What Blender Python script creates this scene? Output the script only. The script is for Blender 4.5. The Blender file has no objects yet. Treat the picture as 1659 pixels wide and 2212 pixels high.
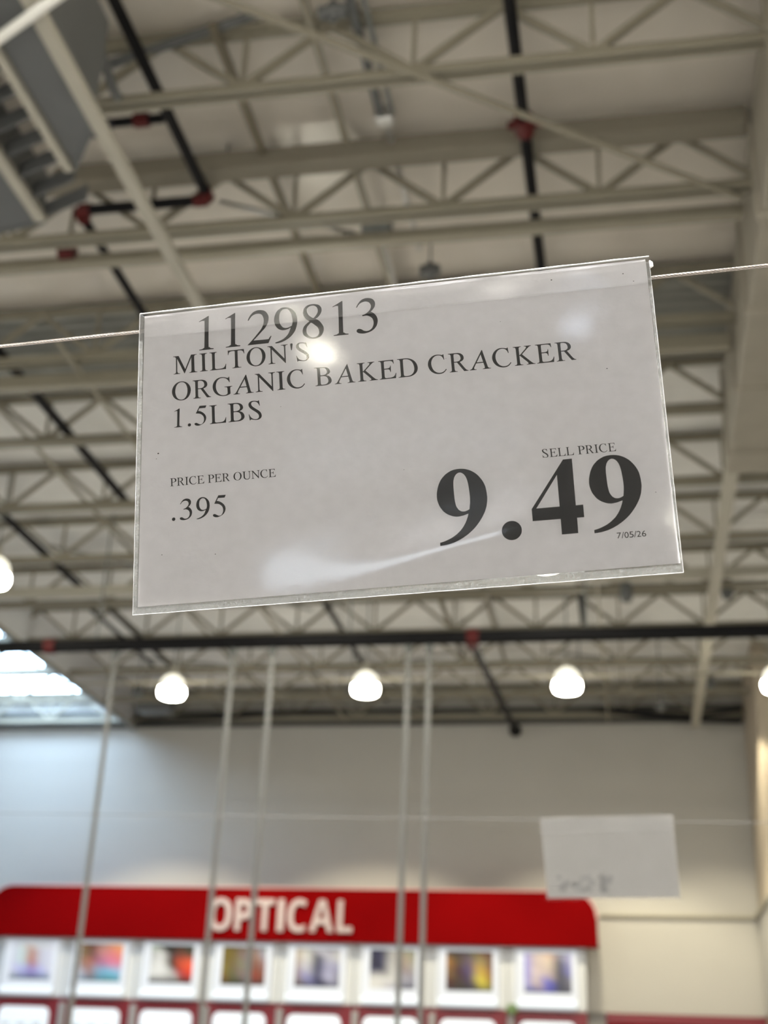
import bpy, bmesh, math, random
from mathutils import Vector, Matrix
from mathutils.geometry import tessellate_polygon
random.seed(7)
S = bpy.context.scene
COL = S.collection
PI = math.pi

# ---------------------------------------------------------------- camera
RIGHT, DEPTH, UP = Vector((0.9835, 0.0389, 0.1766)), Vector((0.1770, -0.4093, -0.8951)), Vector((0.0374, 0.9116, -0.4094))
cd = bpy.data.cameras.new('camera')
cam = bpy.data.objects.new('camera', cd); COL.objects.link(cam)
mw = Matrix((RIGHT, DEPTH, UP)).to_4x4(); mw.translation = Vector((0, 0, 1.6))
cam.matrix_world = mw
cd.sensor_fit = 'VERTICAL'; cd.sensor_height = 36.0
cd.lens = 2810.0 * 36 / 2212
cd.clip_start = 0.02; cd.clip_end = 200
cd.dof.use_dof = True
cd.dof.focus_distance = 0.694
cd.dof.aperture_fstop = cd.lens / 4.7
S.camera = cam

# ---------------------------------------------------------------- world, exposure
S.view_settings.view_transform = 'Standard'
S.view_settings.look = 'None'
S.view_settings.gamma = 1
S.view_settings.use_curve_mapping = False
S.view_settings.exposure = EXPOSURE = 0.0
S.cycles.use_denoising = True
S.cycles.max_bounces = 6
S.cycles.diffuse_bounces = 4
S.cycles.transparent_max_bounces = 12
S.cycles.sample_clamp_indirect = 6
w = bpy.data.worlds.new('world'); S.world = w; w.use_nodes = True
w.node_tree.nodes['Background'].inputs[0].default_value = (0.75, 0.87, 1.0, 1)
w.node_tree.nodes['Background'].inputs[1].default_value = 1.0

LAMP_LOW = 62.0      # radiance of the lower glass of a pendant lamp
LAMP_TOP = 1.25      # radiance of its upper glass
SKYLIGHT = 15.0      # radiance of the daylit skylight panels
WASH = 850.0         # watts of a wall-wash spotlight
LAMP_W = 125.0       # watts thrown down by each pendant lamp
SIGN_FILL = 39.0      # radiance of the roof panels added behind the camera to light the sign

# ---------------------------------------------------------------- materials
MATS = {}
def mat(name, col, rough=0.6, metal=0.0, var=0.0, scale=4.0, emit=None, estr=0.0, bump=0.0, spec=0.5, detail=3):
    if name in MATS: return MATS[name]
    m = bpy.data.materials.new(name); m.use_nodes = True; MATS[name] = m
    nt = m.node_tree; b = nt.nodes['Principled BSDF']
    b.inputs['Base Color'].default_value = (*col, 1); b.inputs['Roughness'].default_value = rough
    b.inputs['Metallic'].default_value = metal; b.inputs['Specular IOR Level'].default_value = spec
    if var or bump:
        tc = nt.nodes.new('ShaderNodeTexCoord'); n = nt.nodes.new('ShaderNodeTexNoise')
        n.inputs['Scale'].default_value = scale; n.inputs['Detail'].default_value = detail
        nt.links.new(tc.outputs['Object'], n.inputs['Vector'])
        if var:
            r = nt.nodes.new('ShaderNodeValToRGB')
            r.color_ramp.elements[0].position = 0.3; r.color_ramp.elements[1].position = 0.7
            r.color_ramp.elements[0].color = (*[c * (1 - var) for c in col], 1)
            r.color_ramp.elements[1].color = (*[min(1, c * (1 + var)) for c in col], 1)
            nt.links.new(n.outputs['Fac'], r.inputs['Fac']); nt.links.new(r.outputs['Color'], b.inputs['Base Color'])
        if bump:
            bp = nt.nodes.new('ShaderNodeBump'); bp.inputs['Strength'].default_value = bump; bp.inputs['Distance'].default_value = 0.02
            nt.links.new(n.outputs['Fac'], bp.inputs['Height']); nt.links.new(bp.outputs['Normal'], b.inputs['Normal'])
    if emit:
        b.inputs['Emission Color'].default_value = (*emit, 1); b.inputs['Emission Strength'].default_value = estr
    return m

def film_mat(name, haze, rough, hazecol=(0.8, 0.8, 0.8), scratch=0.0, fres=1.5):
    m = bpy.data.materials.new(name); m.use_nodes = True; MATS[name] = m
    nt = m.node_tree; nt.nodes.remove(nt.nodes['Principled BSDF']); out = nt.nodes['Material Output']
    N = nt.nodes.new
    tr = N('ShaderNodeBsdfTransparent'); tr.inputs[0].default_value = (0.985, 0.985, 0.985, 1)
    df = N('ShaderNodeBsdfDiffuse'); df.inputs[0].default_value = (*hazecol, 1)
    gl = N('ShaderNodeBsdfGlossy'); gl.inputs['Roughness'].default_value = rough
    m1 = N('ShaderNodeMixShader'); m2 = N('ShaderNodeMixShader'); fr = N('ShaderNodeFresnel'); fr.inputs['IOR'].default_value = fres
    nt.links.new(tr.outputs[0], m1.inputs[1]); nt.links.new(df.outputs[0], m1.inputs[2]); m1.inputs[0].default_value = haze
    nt.links.new(fr.outputs[0], m2.inputs[0]); nt.links.new(m1.outputs[0], m2.inputs[1]); nt.links.new(gl.outputs[0], m2.inputs[2])
    nt.links.new(m2.outputs[0], out.inputs[0])
    tc = N('ShaderNodeTexCoord'); mp = N('ShaderNodeMapping'); n = N('ShaderNodeTexNoise')
    mp.inputs['Scale'].default_value = (1.0, 1.0, 1.0); n.inputs['Scale'].default_value = 900 if scratch else 40; n.inputs['Detail'].default_value = 4
    nt.links.new(tc.outputs['Object'], mp.inputs[0]); nt.links.new(mp.outputs[0], n.inputs['Vector'])
    if scratch:
        mr = N('ShaderNodeMapRange'); mr.inputs[1].default_value = 0.45; mr.inputs[2].default_value = 0.75
        mr.inputs[3].default_value = haze; mr.inputs[4].default_value = min(1, haze + scratch)
        nt.links.new(n.outputs['Fac'], mr.inputs[0]); nt.links.new(mr.outputs[0], m1.inputs[0])
    bp = N('ShaderNodeBump'); bp.inputs['Strength'].default_value = 0.25 if scratch else 0.05; bp.inputs['Distance'].default_value = 0.001
    nt.links.new(n.outputs['Fac'], bp.inputs['Height']); nt.links.new(bp.outputs['Normal'], gl.inputs['Normal'])
    return m

DECK = mat('cream_roof_facing', (0.53, 0.49, 0.43), 0.30, var=0.05, scale=1.2, bump=0.25)
DECKRIB = mat('grey_ribbed_deck', (0.72, 0.71, 0.68), 0.5, var=0.06, scale=2)
DECKDARK = mat('dark_ribbed_deck', (0.22, 0.22, 0.20), 0.5, metal=0.3, var=0.1, scale=2)  # one deck bay in a darker grey than the rest
STEELD = mat('shaded_cream_steel', (0.20, 0.18, 0.14), 0.6)  # the cream steel darkened, so the beam's shade is in its colour
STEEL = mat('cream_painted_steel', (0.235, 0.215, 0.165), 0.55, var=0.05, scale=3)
STEELL = mat('pale_painted_steel', (0.38, 0.36, 0.30), 0.5, var=0.04, scale=3)
DUCT = mat('cream_duct_sheet', (0.30, 0.275, 0.225), 0.6, var=0.05)
BLACK = mat('black_pipe_paint', (0.006, 0.006, 0.007), 0.6, spec=0.15)
REDC = mat('red_pipe_coupling', (0.08, 0.006, 0.006), 0.5, spec=0.3)
GALV = mat('galvanised_conduit', (0.50, 0.50, 0.49), 0.3, metal=0.85)
TAN = mat('tan_angle_iron', (0.14, 0.12, 0.08), 0.6, var=0.1)
DGREY = mat('dark_grey_sheet_metal', (0.10, 0.104, 0.104), 0.5, var=0.08, scale=2)
MGREY = mat('grey_box_metal', (0.16, 0.17, 0.165), 0.5)
HOSE = mat('black_rubber_hose', (0.02, 0.02, 0.035), 0.5)
WALLU = mat('upper_wall_paint', (0.43, 0.417, 0.388), 0.85, var=0.03, scale=0.6, bump=0.05)
WALLD = mat('lower_wall_paint', (0.40, 0.386, 0.355), 0.8, var=0.03, scale=0.6)
FLOOR = mat('polished_concrete', (0.42, 0.41, 0.39), 0.4, var=0.1, scale=0.5)
RED = mat('red_gloss_fascia', (0.155, 0.0005, 0.001), 0.6, spec=0.02, var=0.04, scale=1)
DRED = mat('dark_red_trim', (0.16, 0.010, 0.018), 0.4)
LETTER = mat('white_letter_face', (0.42, 0.34, 0.33), 0.5)
WHITE = mat('white_laminate', (0.56, 0.575, 0.59), 0.5)
GLOWP = mat('lit_panel_face', (0.36, 0.37, 0.40), 0.5, emit=(0.86, 0.92, 1.0), estr=0.40)
GLOWB = mat('lit_acrylic', (0.4, 0.43, 0.46), 0.4, emit=(0.88, 0.95, 1.0), estr=0.62)
POST = mat('grey_post', (0.27, 0.25, 0.25), 0.5)
FRAME = mat('eyeglass_dark', (0.05, 0.05, 0.06), 0.4)
FILLM = mat('added_fill_panel', (0.8, 0.85, 0.9), 0.5, emit=(1.0, 0.985, 0.97), estr=SIGN_FILL)
SKYM = mat('daylit_skylight_acrylic', (0.8, 0.85, 0.9), 0.5, emit=(0.54, 0.75, 1.0), estr=SKYLIGHT)
LOWG = mat('lit_lower_lamp_glass', (0.8, 0.8, 0.7), 0.3, emit=(1.0, 0.955, 0.80), estr=LAMP_LOW)
TOPG = mat('lit_upper_lamp_glass', (0.8, 0.8, 0.7), 0.3, emit=(1.0, 0.955, 0.80), estr=LAMP_TOP)
DAYG = mat('daylight_window_glass', (0.8, 0.85, 0.9), 0.3, emit=(0.75, 0.87, 1.0), estr=9.0)
SMALLSKY = mat('dim_blue_skylight', (.7, .75, .8), .5, emit=(.72, .82, 1.0), estr=11.0)
PAPER = mat('card_paper', (0.82, 0.812, 0.84), 0.85, var=0.03, scale=130, bump=0.04, detail=8)
INK = mat('black_toner', (0.011, 0.0105, 0.011), 0.6, var=0.35, scale=330)
ROPE = mat('bright_steel_wire', (0.30, 0.27, 0.25), 0.2, metal=1.0)
FILM = film_mat('clear_film', 0.004, 0.065)
FLAP = film_mat('clear_film_double', 0.03, 0.10, (0.85, 0.84, 0.84))
EDGE = film_mat('scuffed_clear_film', 0.20, 0.25, (0.36, 0.37, 0.37), scratch=0.35)
WIRE2 = mat('dull_thin_wire', (.16, .155, .15), .5)
CREASED = mat('dull_film_edge', (0.6, 0.6, 0.6), 0.3)
CREASE = mat('white_crease', (0.95, 0.95, 0.95), 0.25, spec=0.8)

# ---------------------------------------------------------------- mesh helpers
def link(name, me, m, parent=None):
    o = bpy.data.objects.new(name, me); COL.objects.link(o)
    if m is not None and not me.materials: me.materials.append(m)
    if parent is not None: o.parent = parent
    return o
def tag(o, label, cat, group=None, kind=None):
    o['label'] = label
    if cat: o['category'] = cat
    if group: o['group'] = group
    if kind: o['kind'] = kind
    return o
def thing(name, label, cat, loc=(0, 0, 0), group=None):
    o = bpy.data.objects.new(name, None); COL.objects.link(o); o.location = loc
    o.empty_display_size = 0.1
    return tag(o, label, cat, group)
class MB:
    def __init__(s): s.v = []; s.f = []; s.sm = []
    def add(s, vs, fs, smooth=False):
        k = len(s.v); s.v += [tuple(x) for x in vs]; s.f += [tuple(i + k for i in f) for f in fs]; s.sm += [smooth] * len(fs)
        return s
    def box(s, x0, x1, y0, y1, z0, z1):
        return s.add([(x, y, z) for z in (z0, z1) for y in (y0, y1) for x in (x0, x1)],
                     [(0, 2, 3, 1), (4, 5, 7, 6), (0, 1, 5, 4), (2, 6, 7, 3), (0, 4, 6, 2), (1, 3, 7, 5)])
    def bevbox(s, x0, x1, y0, y1, z0, z1, b):
        bm = bmesh.new(); bmesh.ops.create_cube(bm, size=1)
        for v in bm.verts:
            v.co = Vector(((x0 + x1) / 2 + v.co.x * (x1 - x0), (y0 + y1) / 2 + v.co.y * (y1 - y0), (z0 + z1) / 2 + v.co.z * (z1 - z0)))
        bmesh.ops.bevel(bm, geom=bm.edges[:], offset=b, segments=1, affect='EDGES')
        bm.verts.index_update()
        s.add([v.co[:] for v in bm.verts], [[v.index for v in f.verts] for f in bm.faces]); bm.free(); return s
    def tube(s, pts, r, n=10, cap=True):
        pts = [Vector(p) for p in pts]; rings = []; ref = None
        for i, p in enumerate(pts):
            d = (pts[min(i + 1, len(pts) - 1)] - pts[max(i - 1, 0)]).normalized()
            if ref is None: ref = d.orthogonal().normalized()
            a = (ref - d * ref.dot(d)).normalized(); ref = a; b = d.cross(a)
            rr = r[i] if isinstance(r, (list, tuple)) else r
            rings.append([p + a * math.cos(2 * PI * j / n) * rr + b * math.sin(2 * PI * j / n) * rr for j in range(n)])
        vs = [v for g in rings for v in g]; fs = []
        for i in range(len(pts) - 1):
            for j in range(n): fs.append((i * n + j, i * n + (j + 1) % n, (i + 1) * n + (j + 1) % n, (i + 1) * n + j))
        s.add(vs, fs, True)
        if cap:
            s.add(rings[0], [tuple(reversed(range(n)))]); s.add(rings[-1], [tuple(range(n))])
        return s
    def bar(s, p, q, wd, ht, upv=(0, 0, 1)):
        p = Vector(p); q = Vector(q); d = (q - p).normalized(); u = Vector(upv); sd = d.cross(u)
        if sd.length < 1e-4: sd = d.orthogonal()
        sd.normalize(); u = sd.cross(d)
        c = [(-wd / 2, -ht / 2), (wd / 2, -ht / 2), (wd / 2, ht / 2), (-wd / 2, ht / 2)]
        vs = [p + sd * a + u * b for a, b in c] + [q + sd * a + u * b for a, b in c]
        return s.add(vs, [(0, 3, 2, 1), (4, 5, 6, 7), (0, 1, 5, 4), (1, 2, 6, 5), (2, 3, 7, 6), (3, 0, 4, 7)])
    def lathe(s, prof, n=20, c=(0, 0, 0)):
        vs = [(c[0] + r * math.cos(2 * PI * j / n), c[1] + r * math.sin(2 * PI * j / n), c[2] + z) for r, z in prof for j in range(n)]
        fs = [(i * n + j, i * n + (j + 1) % n, (i + 1) * n + (j + 1) % n, (i + 1) * n + j) for i in range(len(prof) - 1) for j in range(n)]
        return s.add(vs, fs, True)
    def prism_xz(s, poly, y0, y1):
        n = len(poly)
        vs = [(x, y0, z) for x, z in poly] + [(x, y1, z) for x, z in poly]
        return s.add(vs, [tuple(range(n)), tuple(reversed(range(n, 2 * n)))] + [(i, i + n, (i + 1) % n + n, (i + 1) % n) for i in range(n)])
    def mesh(s, name):
        me = bpy.data.meshes.new(name); me.from_pydata(s.v, [], s.f)
        me.polygons.foreach_set('use_smooth', s.sm); me.update(); return me
    def build(s, name, m, parent=None): return link(name, s.mesh(name), m, parent)
def structure(o): o['kind'] = 'structure'; return o

GLYPH_DATA = """
M|889|37,0 37,19 67,21 89,26 105,35 114,51 119,73 120,103 111,548 109,576 105,597 93,617 75,631 49,639 12,643 12,662 203,662 440,154 636,662 831,662 831,643 822,643 786,638 763,625 754,610 749,588 748,559 764,114 766,85 770,64 781,44 799,31 825,23 862,19 863,0 583,0 583,16 611,20 632,26 646,37 655,55 659,81 659,118 645,559 426,0 412,0 152,560 162,146 164,115 167,89 172,68 184,45 202,30 228,22 266,18 266,0
I|333|47,0 47,19 51,19 78,21 97,26 111,35 119,51 123,73 124,103 110,548 104,597 94,617 77,631 52,639 18,643 18,662 285,662 286,643 278,643 244,638 222,625 214,610 210,588 209,559 223,114 225,85 229,64 239,44 256,31 280,23 314,19 315,0
L|611|42,0 41,19 45,19 71,21 91,27 104,36 112,51 117,74 118,103 103,548 102,577 98,597 88,617 71,631 47,639 13,643 12,662 271,662 270,644 235,639 213,626 204,611 200,589 199,560 212,131 214,91 216,73 226,53 241,41 263,35 297,33 364,33 398,34 429,37 456,41 479,46 506,57 527,73 544,93 555,111 565,133 573,159 580,188 598,188 592,0
T|611|183,0 181,19 189,19 220,21 242,27 258,39 268,59 271,77 273,100 273,127 260,594 258,611 248,623 227,628 201,628 163,626 131,622 106,615 85,605 70,592 58,575 51,554 46,530 44,501 23,503 17,662 574,662 593,498 575,498 571,514 566,529 554,561 538,587 519,605 494,618 461,625 419,628 380,628 363,622 358,603 370,132 372,103 374,79 378,61 390,40 408,28 436,21 476,19 487,19 487,0
O|722|383,-14 351,-13 321,-9 292,-3 264,5 236,16 204,32 174,52 147,74 121,100 103,123 87,147 72,174 60,201 50,231 42,263 36,295 34,328 35,360 38,385 42,410 48,434 55,458 64,481 75,503 87,525 100,545 115,564 131,582 148,599 166,614 185,628 206,640 227,651 255,662 283,670 313,674 344,676 376,675 406,671 435,665 463,656 490,645 521,629 551,609 578,586 603,559 625,531 644,499 660,466 673,430 680,404 685,377 687,350 688,323 687,296 684,269 679,242 672,216 664,191 655,167 643,143 631,121 617,100 601,80 584,62 566,46 545,30 522,17 497,6 471,-3 443,-9 414,-13|375,15 407,18 437,27 464,41 482,56 498,73 514,92 527,114 539,138 550,163 558,190 565,219 570,248 573,279 574,310 573,342 571,375 566,407 559,439 550,471 539,504 526,534 510,560 493,583 474,602 447,622 419,636 388,645 355,647 329,645 305,640 282,630 260,617 240,601 222,581 205,559 190,533 180,511 171,487 164,462 158,435 153,407 151,381 149,354 149,327 150,301 153,274 157,248 163,222 170,195 182,162 196,132 212,105 230,82 251,61 278,41 308,26 341,18
N|722|622,-11 161,532 173,123 176,89 181,65 192,45 210,33 238,27 277,23 278,4 45,4 44,23 73,25 95,31 111,40 121,55 126,77 127,107 114,560 114,571 111,582 100,603 78,624 51,638 20,643 13,643 12,662 162,662 590,157 578,543 576,577 571,601 559,622 541,633 513,640 473,643 472,662 707,662 707,643 678,641 656,636 641,627 630,612 625,590 624,559 641,-11
S|556|317,-14 290,-13 261,-10 230,-4 197,4 162,14 147,18 136,19 113,11 104,-12 86,-12 50,207 69,208 83,172 100,140 118,111 139,86 162,64 193,43 226,27 260,18 297,15 321,17 343,23 361,32 383,53 395,80 399,101 397,124 391,149 380,173 364,198 342,222 315,247 267,286 207,330 173,355 143,380 118,402 99,422 78,449 62,476 50,503 43,535 42,564 47,592 59,616 76,637 100,654 121,663 144,670 170,675 199,676 248,674 294,664 331,654 348,650 369,656 380,673 399,673 429,479 412,479 397,517 380,551 359,580 336,603 302,627 265,641 225,645 192,642 166,632 148,616 137,594 135,567 142,535 156,506 181,476 202,455 226,435 252,414 314,368 379,319 407,294 432,268 452,240 469,211 481,179 488,152 491,127 490,103 484,80 475,60 462,41 446,25 426,11 403,0 377,-8 349,-12
R|667|46,0 45,19 49,19 75,21 94,27 107,38 114,53 119,75 119,103 105,548 103,576 99,598 89,618 74,631 50,639 18,643 17,662 284,662 321,660 355,656 386,648 414,638 439,624 466,603 489,579 506,551 518,519 525,481 523,448 513,418 495,392 468,369 433,350 389,335 534,121 557,89 578,64 597,44 625,25 655,19 659,19 659,0 518,0 299,325 279,325 237,326 204,329 210,126 213,89 217,65 227,42 244,28 266,21 296,18 306,18 306,0|264,356 300,358 331,363 358,372 380,384 397,399 413,423 421,451 421,482 414,518 401,552 382,580 358,602 328,618 293,627 252,630 217,626 207,620 201,608 197,567 203,360 232,357
G|722|429,-14 399,-13 369,-10 341,-6 313,1 286,9 259,19 229,34 200,51 174,70 149,91 126,114 105,139 87,166 71,195 58,225 47,257 40,286 35,314 32,341 32,369 34,396 38,423 44,449 52,475 62,499 74,523 87,545 102,566 118,585 136,603 155,619 178,634 201,647 226,657 253,665 281,671 310,675 341,676 373,675 405,670 437,663 468,653 518,635 545,629 562,631 573,638 581,650 587,668 603,668 619,466 603,466 588,498 571,528 551,554 529,577 504,598 478,614 449,628 420,637 388,643 356,644 328,643 301,638 277,630 255,619 234,605 216,588 199,568 184,546 172,522 162,495 153,466 148,435 144,403 142,371 143,340 146,309 152,278 160,247 172,212 186,179 202,149 221,122 241,98 265,76 295,54 326,37 360,25 396,18 433,16 464,18 492,25 516,37 535,53 546,71 549,91 543,225 541,246 538,264 528,284 511,296 494,300 471,303 442,305 441,323 708,323 709,305 679,303 659,296 646,285 640,268 638,244 639,208 648,50 621,33 592,19 562,7 531,-2 498,-9 464,-13
A|722|17,0 15,18 45,22 70,33 93,53 111,79 209,258 433,674 452,674 603,82 616,53 636,34 664,23 703,18 706,0 443,0 442,18 449,18 486,23 505,37 509,54 507,78 501,111 471,224 254,224 242,221 233,213 188,128 172,93 164,68 164,51 173,35 187,25 209,20 239,18 240,0|258,259 463,259 397,521
C|667|400,-14 367,-13 335,-9 304,-2 273,7 244,18 209,37 177,58 147,83 120,112 100,137 82,164 67,192 54,223 43,255 35,282 31,310 28,338 28,365 30,393 35,420 41,446 49,471 60,496 72,519 86,542 101,563 118,582 136,600 156,617 180,632 204,646 229,657 255,665 282,671 310,675 338,676 368,674 401,670 437,662 476,651 504,645 521,651 530,669 549,669 569,473 549,473 545,489 541,503 528,535 513,563 494,587 473,608 448,624 420,635 390,642 358,644 329,642 301,637 275,627 250,613 232,599 215,584 200,567 186,547 174,526 163,504 154,480 147,454 142,428 139,400 138,371 140,341 143,311 149,280 158,249 169,215 183,184 199,156 216,130 236,107 258,86 286,65 316,48 347,36 379,29 413,27 449,30 481,37 512,49 540,66 566,88 589,115 610,147 633,130 617,102 600,78 581,56 561,37 539,21 516,9 490,-1 462,-8 432,-13
B|667|48,0 47,19 52,19 79,21 100,27 114,38 122,53 127,75 127,103 112,548 110,576 106,598 95,618 78,631 53,639 18,643 17,662 268,662 329,659 382,650 428,636 467,615 498,589 522,557 538,519 544,488 543,459 534,433 517,410 493,390 461,372 422,358 462,343 496,324 526,301 551,274 570,242 584,207 591,176 593,148 589,121 581,97 567,75 548,56 525,39 498,25 473,16 445,9 415,4 383,1 348,0|266,368 306,370 341,375 371,383 395,395 414,409 431,432 440,459 440,490 433,525 416,563 392,592 361,613 322,625 276,629 231,626 215,613 211,585 212,520 218,384 232,371|312,30 352,32 386,38 415,48 439,61 458,79 471,101 479,125 482,153 479,183 471,216 455,255 433,285 404,309 378,321 348,330 315,336 277,338 233,335 222,329 219,317 226,103 228,82 231,63 241,46 256,36 280,31
K|722|64,0 63,19 67,19 93,21 112,26 126,35 134,51 139,73 139,103 125,548 119,597 109,617 93,631 69,639 35,643 34,662 293,662 293,643 286,643 254,639 233,629 225,615 221,593 220,563 226,378 226,371 227,364 236,356 246,361 422,549 444,577 455,600 456,618 438,637 398,643 392,643 391,662 620,662 619,644 614,644 589,640 564,628 538,607 524,594 509,579 492,563 475,545 456,525 435,504 314,376 582,99 608,74 632,53 654,38 687,23 722,18 723,0 443,0 443,18 450,18 476,20 494,26 501,36 500,53 486,78 455,113 251,324 237,332 227,320 235,106 239,66 251,43 268,29 295,22 333,19 334,0
E|611|42,0 41,19 45,19 71,21 91,27 104,36 112,51 116,74 117,104 103,548 97,597 87,617 71,631 47,639 13,643 12,662 511,662 527,519 511,519 509,522 500,549 490,572 479,589 458,609 429,621 404,626 374,629 337,629 257,629 216,625 205,618 200,607 198,564 203,370 283,370 315,372 342,376 363,383 379,392 393,410 401,434 403,464 421,464 424,230 407,230 399,267 389,294 378,313 364,325 346,333 321,337 289,338 205,338 212,119 213,88 217,67 225,51 240,40 262,35 294,33 360,33 392,34 421,37 447,42 470,48 498,60 521,76 540,96 552,114 562,134 571,157 578,182 597,182 583,0
D|722|44,0 44,19 49,19 76,21 96,27 110,36 118,51 123,74 124,103 110,548 104,597 93,617 76,631 51,639 16,643 16,662 273,662 305,661 336,658 366,654 395,647 423,639 450,629 481,615 510,598 538,579 563,558 587,534 608,509 627,481 643,452 657,421 669,387 677,357 682,327 685,297 685,268 682,240 676,213 668,187 657,162 644,138 628,116 609,96 588,77 565,60 539,44 511,31 486,22 459,14 431,8 401,3 369,1 336,0|331,32 363,33 392,37 419,43 444,51 466,63 491,80 512,99 530,122 545,147 554,169 561,192 567,217 570,242 571,269 571,296 568,324 564,352 558,381 550,409 538,444 524,476 507,505 489,531 469,554 446,574 416,594 384,610 349,621 311,628 270,630 243,629 225,625 214,617 208,603 206,551 219,127 221,92 225,70 236,51 257,40 288,34
P|556|47,0 46,19 51,19 89,23 112,35 120,50 124,73 125,103 111,548 109,576 105,597 94,618 77,631 52,639 17,643 16,662 282,662 338,659 387,650 429,635 465,614 495,586 518,553 534,514 540,486 542,460 539,435 531,412 519,391 503,372 482,356 458,342 435,333 410,326 383,321 353,318 321,317 231,317 220,314 217,305 224,92 226,78 229,65 241,42 261,29 290,22 331,19 331,0|271,345 309,347 342,353 369,362 392,375 409,391 422,411 429,434 432,459 429,487 422,519 407,555 388,584 364,606 334,621 298,630 257,633 233,631 218,623 211,607 209,577 215,375 218,360 229,348
U|722|419,-14 380,-12 342,-6 307,3 273,17 242,34 214,54 191,77 171,103 155,130 143,161 136,187 132,220 130,259 120,552 114,598 103,620 84,633 56,640 15,644 14,662 307,662 309,644 299,644 270,641 249,634 235,621 226,602 221,576 221,543 231,275 233,236 236,203 240,177 244,156 260,120 282,90 311,65 337,51 365,41 395,35 428,33 464,35 496,42 523,54 546,70 564,90 576,113 581,131 585,155 587,184 588,218 588,259 579,505 577,537 574,564 569,586 555,614 537,631 510,640 470,644 469,662 702,662 705,644 691,644 659,639 637,624 626,599 623,564 623,508 634,233 634,198 633,166 629,138 624,112 617,88 605,63 589,41 570,24 548,10 522,-1 492,-8 458,-13
s7|556|523,709 37,709 37,614 362,614 87,39 182,0
s/|278|-17,-19 65,-19 295,737 213,737
s0|556|519,345 513,434 497,513 470,580 434,635 389,675 337,700 278,709 219,700 167,675 122,635 86,580 59,513 43,434 37,345 43,256 59,177 86,110 122,55 167,15 219,-10 278,-19 337,-10 389,15 434,55 470,110 497,177 513,256|412,345 409,278 400,219 385,170 366,131 341,102 312,84 278,78 244,84 215,102 190,131 171,170 156,219 147,278 144,345 147,412 156,471 171,520 190,559 215,588 244,606 278,612 312,606 341,588 366,559 385,520 400,471 409,412
s5|556|472,709 95,709 95,335 170,345 236,343 290,330 334,309 366,280 386,246 392,209 386,174 368,144 341,117 305,97 263,84 217,79 180,81 143,88 106,98 69,113 32,132 32,25 74,9 115,-4 154,-13 195,-17 237,-19 303,-13 362,3 413,30 455,65 487,107 507,156 514,211 507,265 486,315 453,358 407,393 351,419 283,434 206,436 206,616 472,616
s2|556|507,96 216,96 283,170 337,235 380,293 413,346 435,395 448,443 452,491 447,544 430,591 404,632 369,665 327,689 277,705 221,710 185,707 149,700 114,686 78,668 42,643 42,517 72,549 101,573 130,591 158,603 186,609 213,611 255,605 291,587 319,559 337,523 343,480 341,447 335,418 324,390 309,361 290,330 259,285 224,238 185,190 145,141 104,94 64,49 26,7 26,0 507,0
s6|556|349,709 268,653 199,592 142,526 97,456 64,383 45,309 38,233 44,172 62,117 90,71 127,33 174,5 228,-13 289,-19 341,-13 389,3 431,28 467,61 494,101 512,145 518,193 512,242 497,286 471,324 438,356 398,380 351,395 300,400 264,398 232,391 203,382 178,371 196,413 220,456 251,496 287,535 327,571 371,603 417,631|154,266 187,284 216,296 245,302 277,303 319,298 355,283 382,260 400,230 406,194 400,155 384,123 358,99 323,83 282,78 248,82 216,95 188,115 167,143 152,178 148,219
bO|589|272,-10 242,-9 214,-5 187,1 163,10 140,22 119,36 96,56 75,79 58,104 42,133 29,165 20,193 13,223 7,255 3,288 1,322 0,358 1,395 3,429 7,462 13,493 20,523 29,551 42,583 58,611 75,636 96,659 119,679 140,692 163,704 187,713 214,719 243,723 273,724 303,723 331,719 357,713 382,704 405,692 426,679 448,659 469,636 487,611 502,582 515,551 524,522 531,493 537,461 541,428 543,394 544,357 543,321 541,287 537,254 531,222 524,193 515,164 502,133 487,104 469,79 448,56 426,36 405,22 382,10 357,1 331,-5 302,-9|272,117 301,119 327,127 349,140 368,158 383,181 393,204 402,229 408,258 413,288 416,322 417,357 416,394 413,427 408,458 402,486 393,512 383,534 368,557 349,575 327,588 302,596 273,598 244,596 218,588 196,575 177,557 162,534 151,512 142,486 136,458 131,427 128,394 127,357 128,322 131,288 136,258 142,229 151,204 162,181 177,158 196,140 218,127 243,119
bP|439|0,0 0,714 182,714 213,713 240,709 266,703 289,695 309,684 328,670 343,654 359,633 371,610 381,584 388,555 393,524 394,491 393,460 389,431 382,402 373,374 361,349 346,325 327,305 304,287 283,275 260,266 234,259 204,255 173,254 121,254 121,0|121,378 161,378 192,381 219,389 242,403 258,424 268,452 272,486 268,523 256,553 237,573 210,586 176,590 121,590
bT|476|155,0 155,588 0,588 0,714 431,714 431,588 276,588 276,0
bI|195|0,0 150,0 150,714 0,714
bC|480|257,-10 228,-9 201,-5 176,1 153,10 131,22 112,35 90,55 71,78 54,103 39,132 27,164 19,192 12,222 7,253 3,286 1,320 0,356 1,391 3,425 8,458 14,489 22,519 31,547 45,579 61,608 79,634 99,657 122,677 143,691 165,703 188,712 213,719 240,723 268,724 289,723 310,721 332,716 353,711 374,703 395,695 415,685 435,674 396,551 374,563 353,574 331,584 310,592 289,596 268,598 241,595 217,588 196,575 178,556 162,533 150,510 141,484 134,456 129,425 126,391 125,355 126,318 129,285 133,254 140,226 148,201 159,179 174,156 193,138 214,126 239,119 268,116 291,117 315,120 338,126 362,134 387,143 413,154 413,27 388,15 364,6 339,-1 314,-6 286,-9
bA|597|0,0 202,714 350,714 552,0 422,0 380,169 172,169 130,0|202,296 351,296 309,461 299,504 286,557 276,603 265,554 252,498 243,461
bL|398|0,0 0,714 121,714 121,125 353,125 353,0
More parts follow.
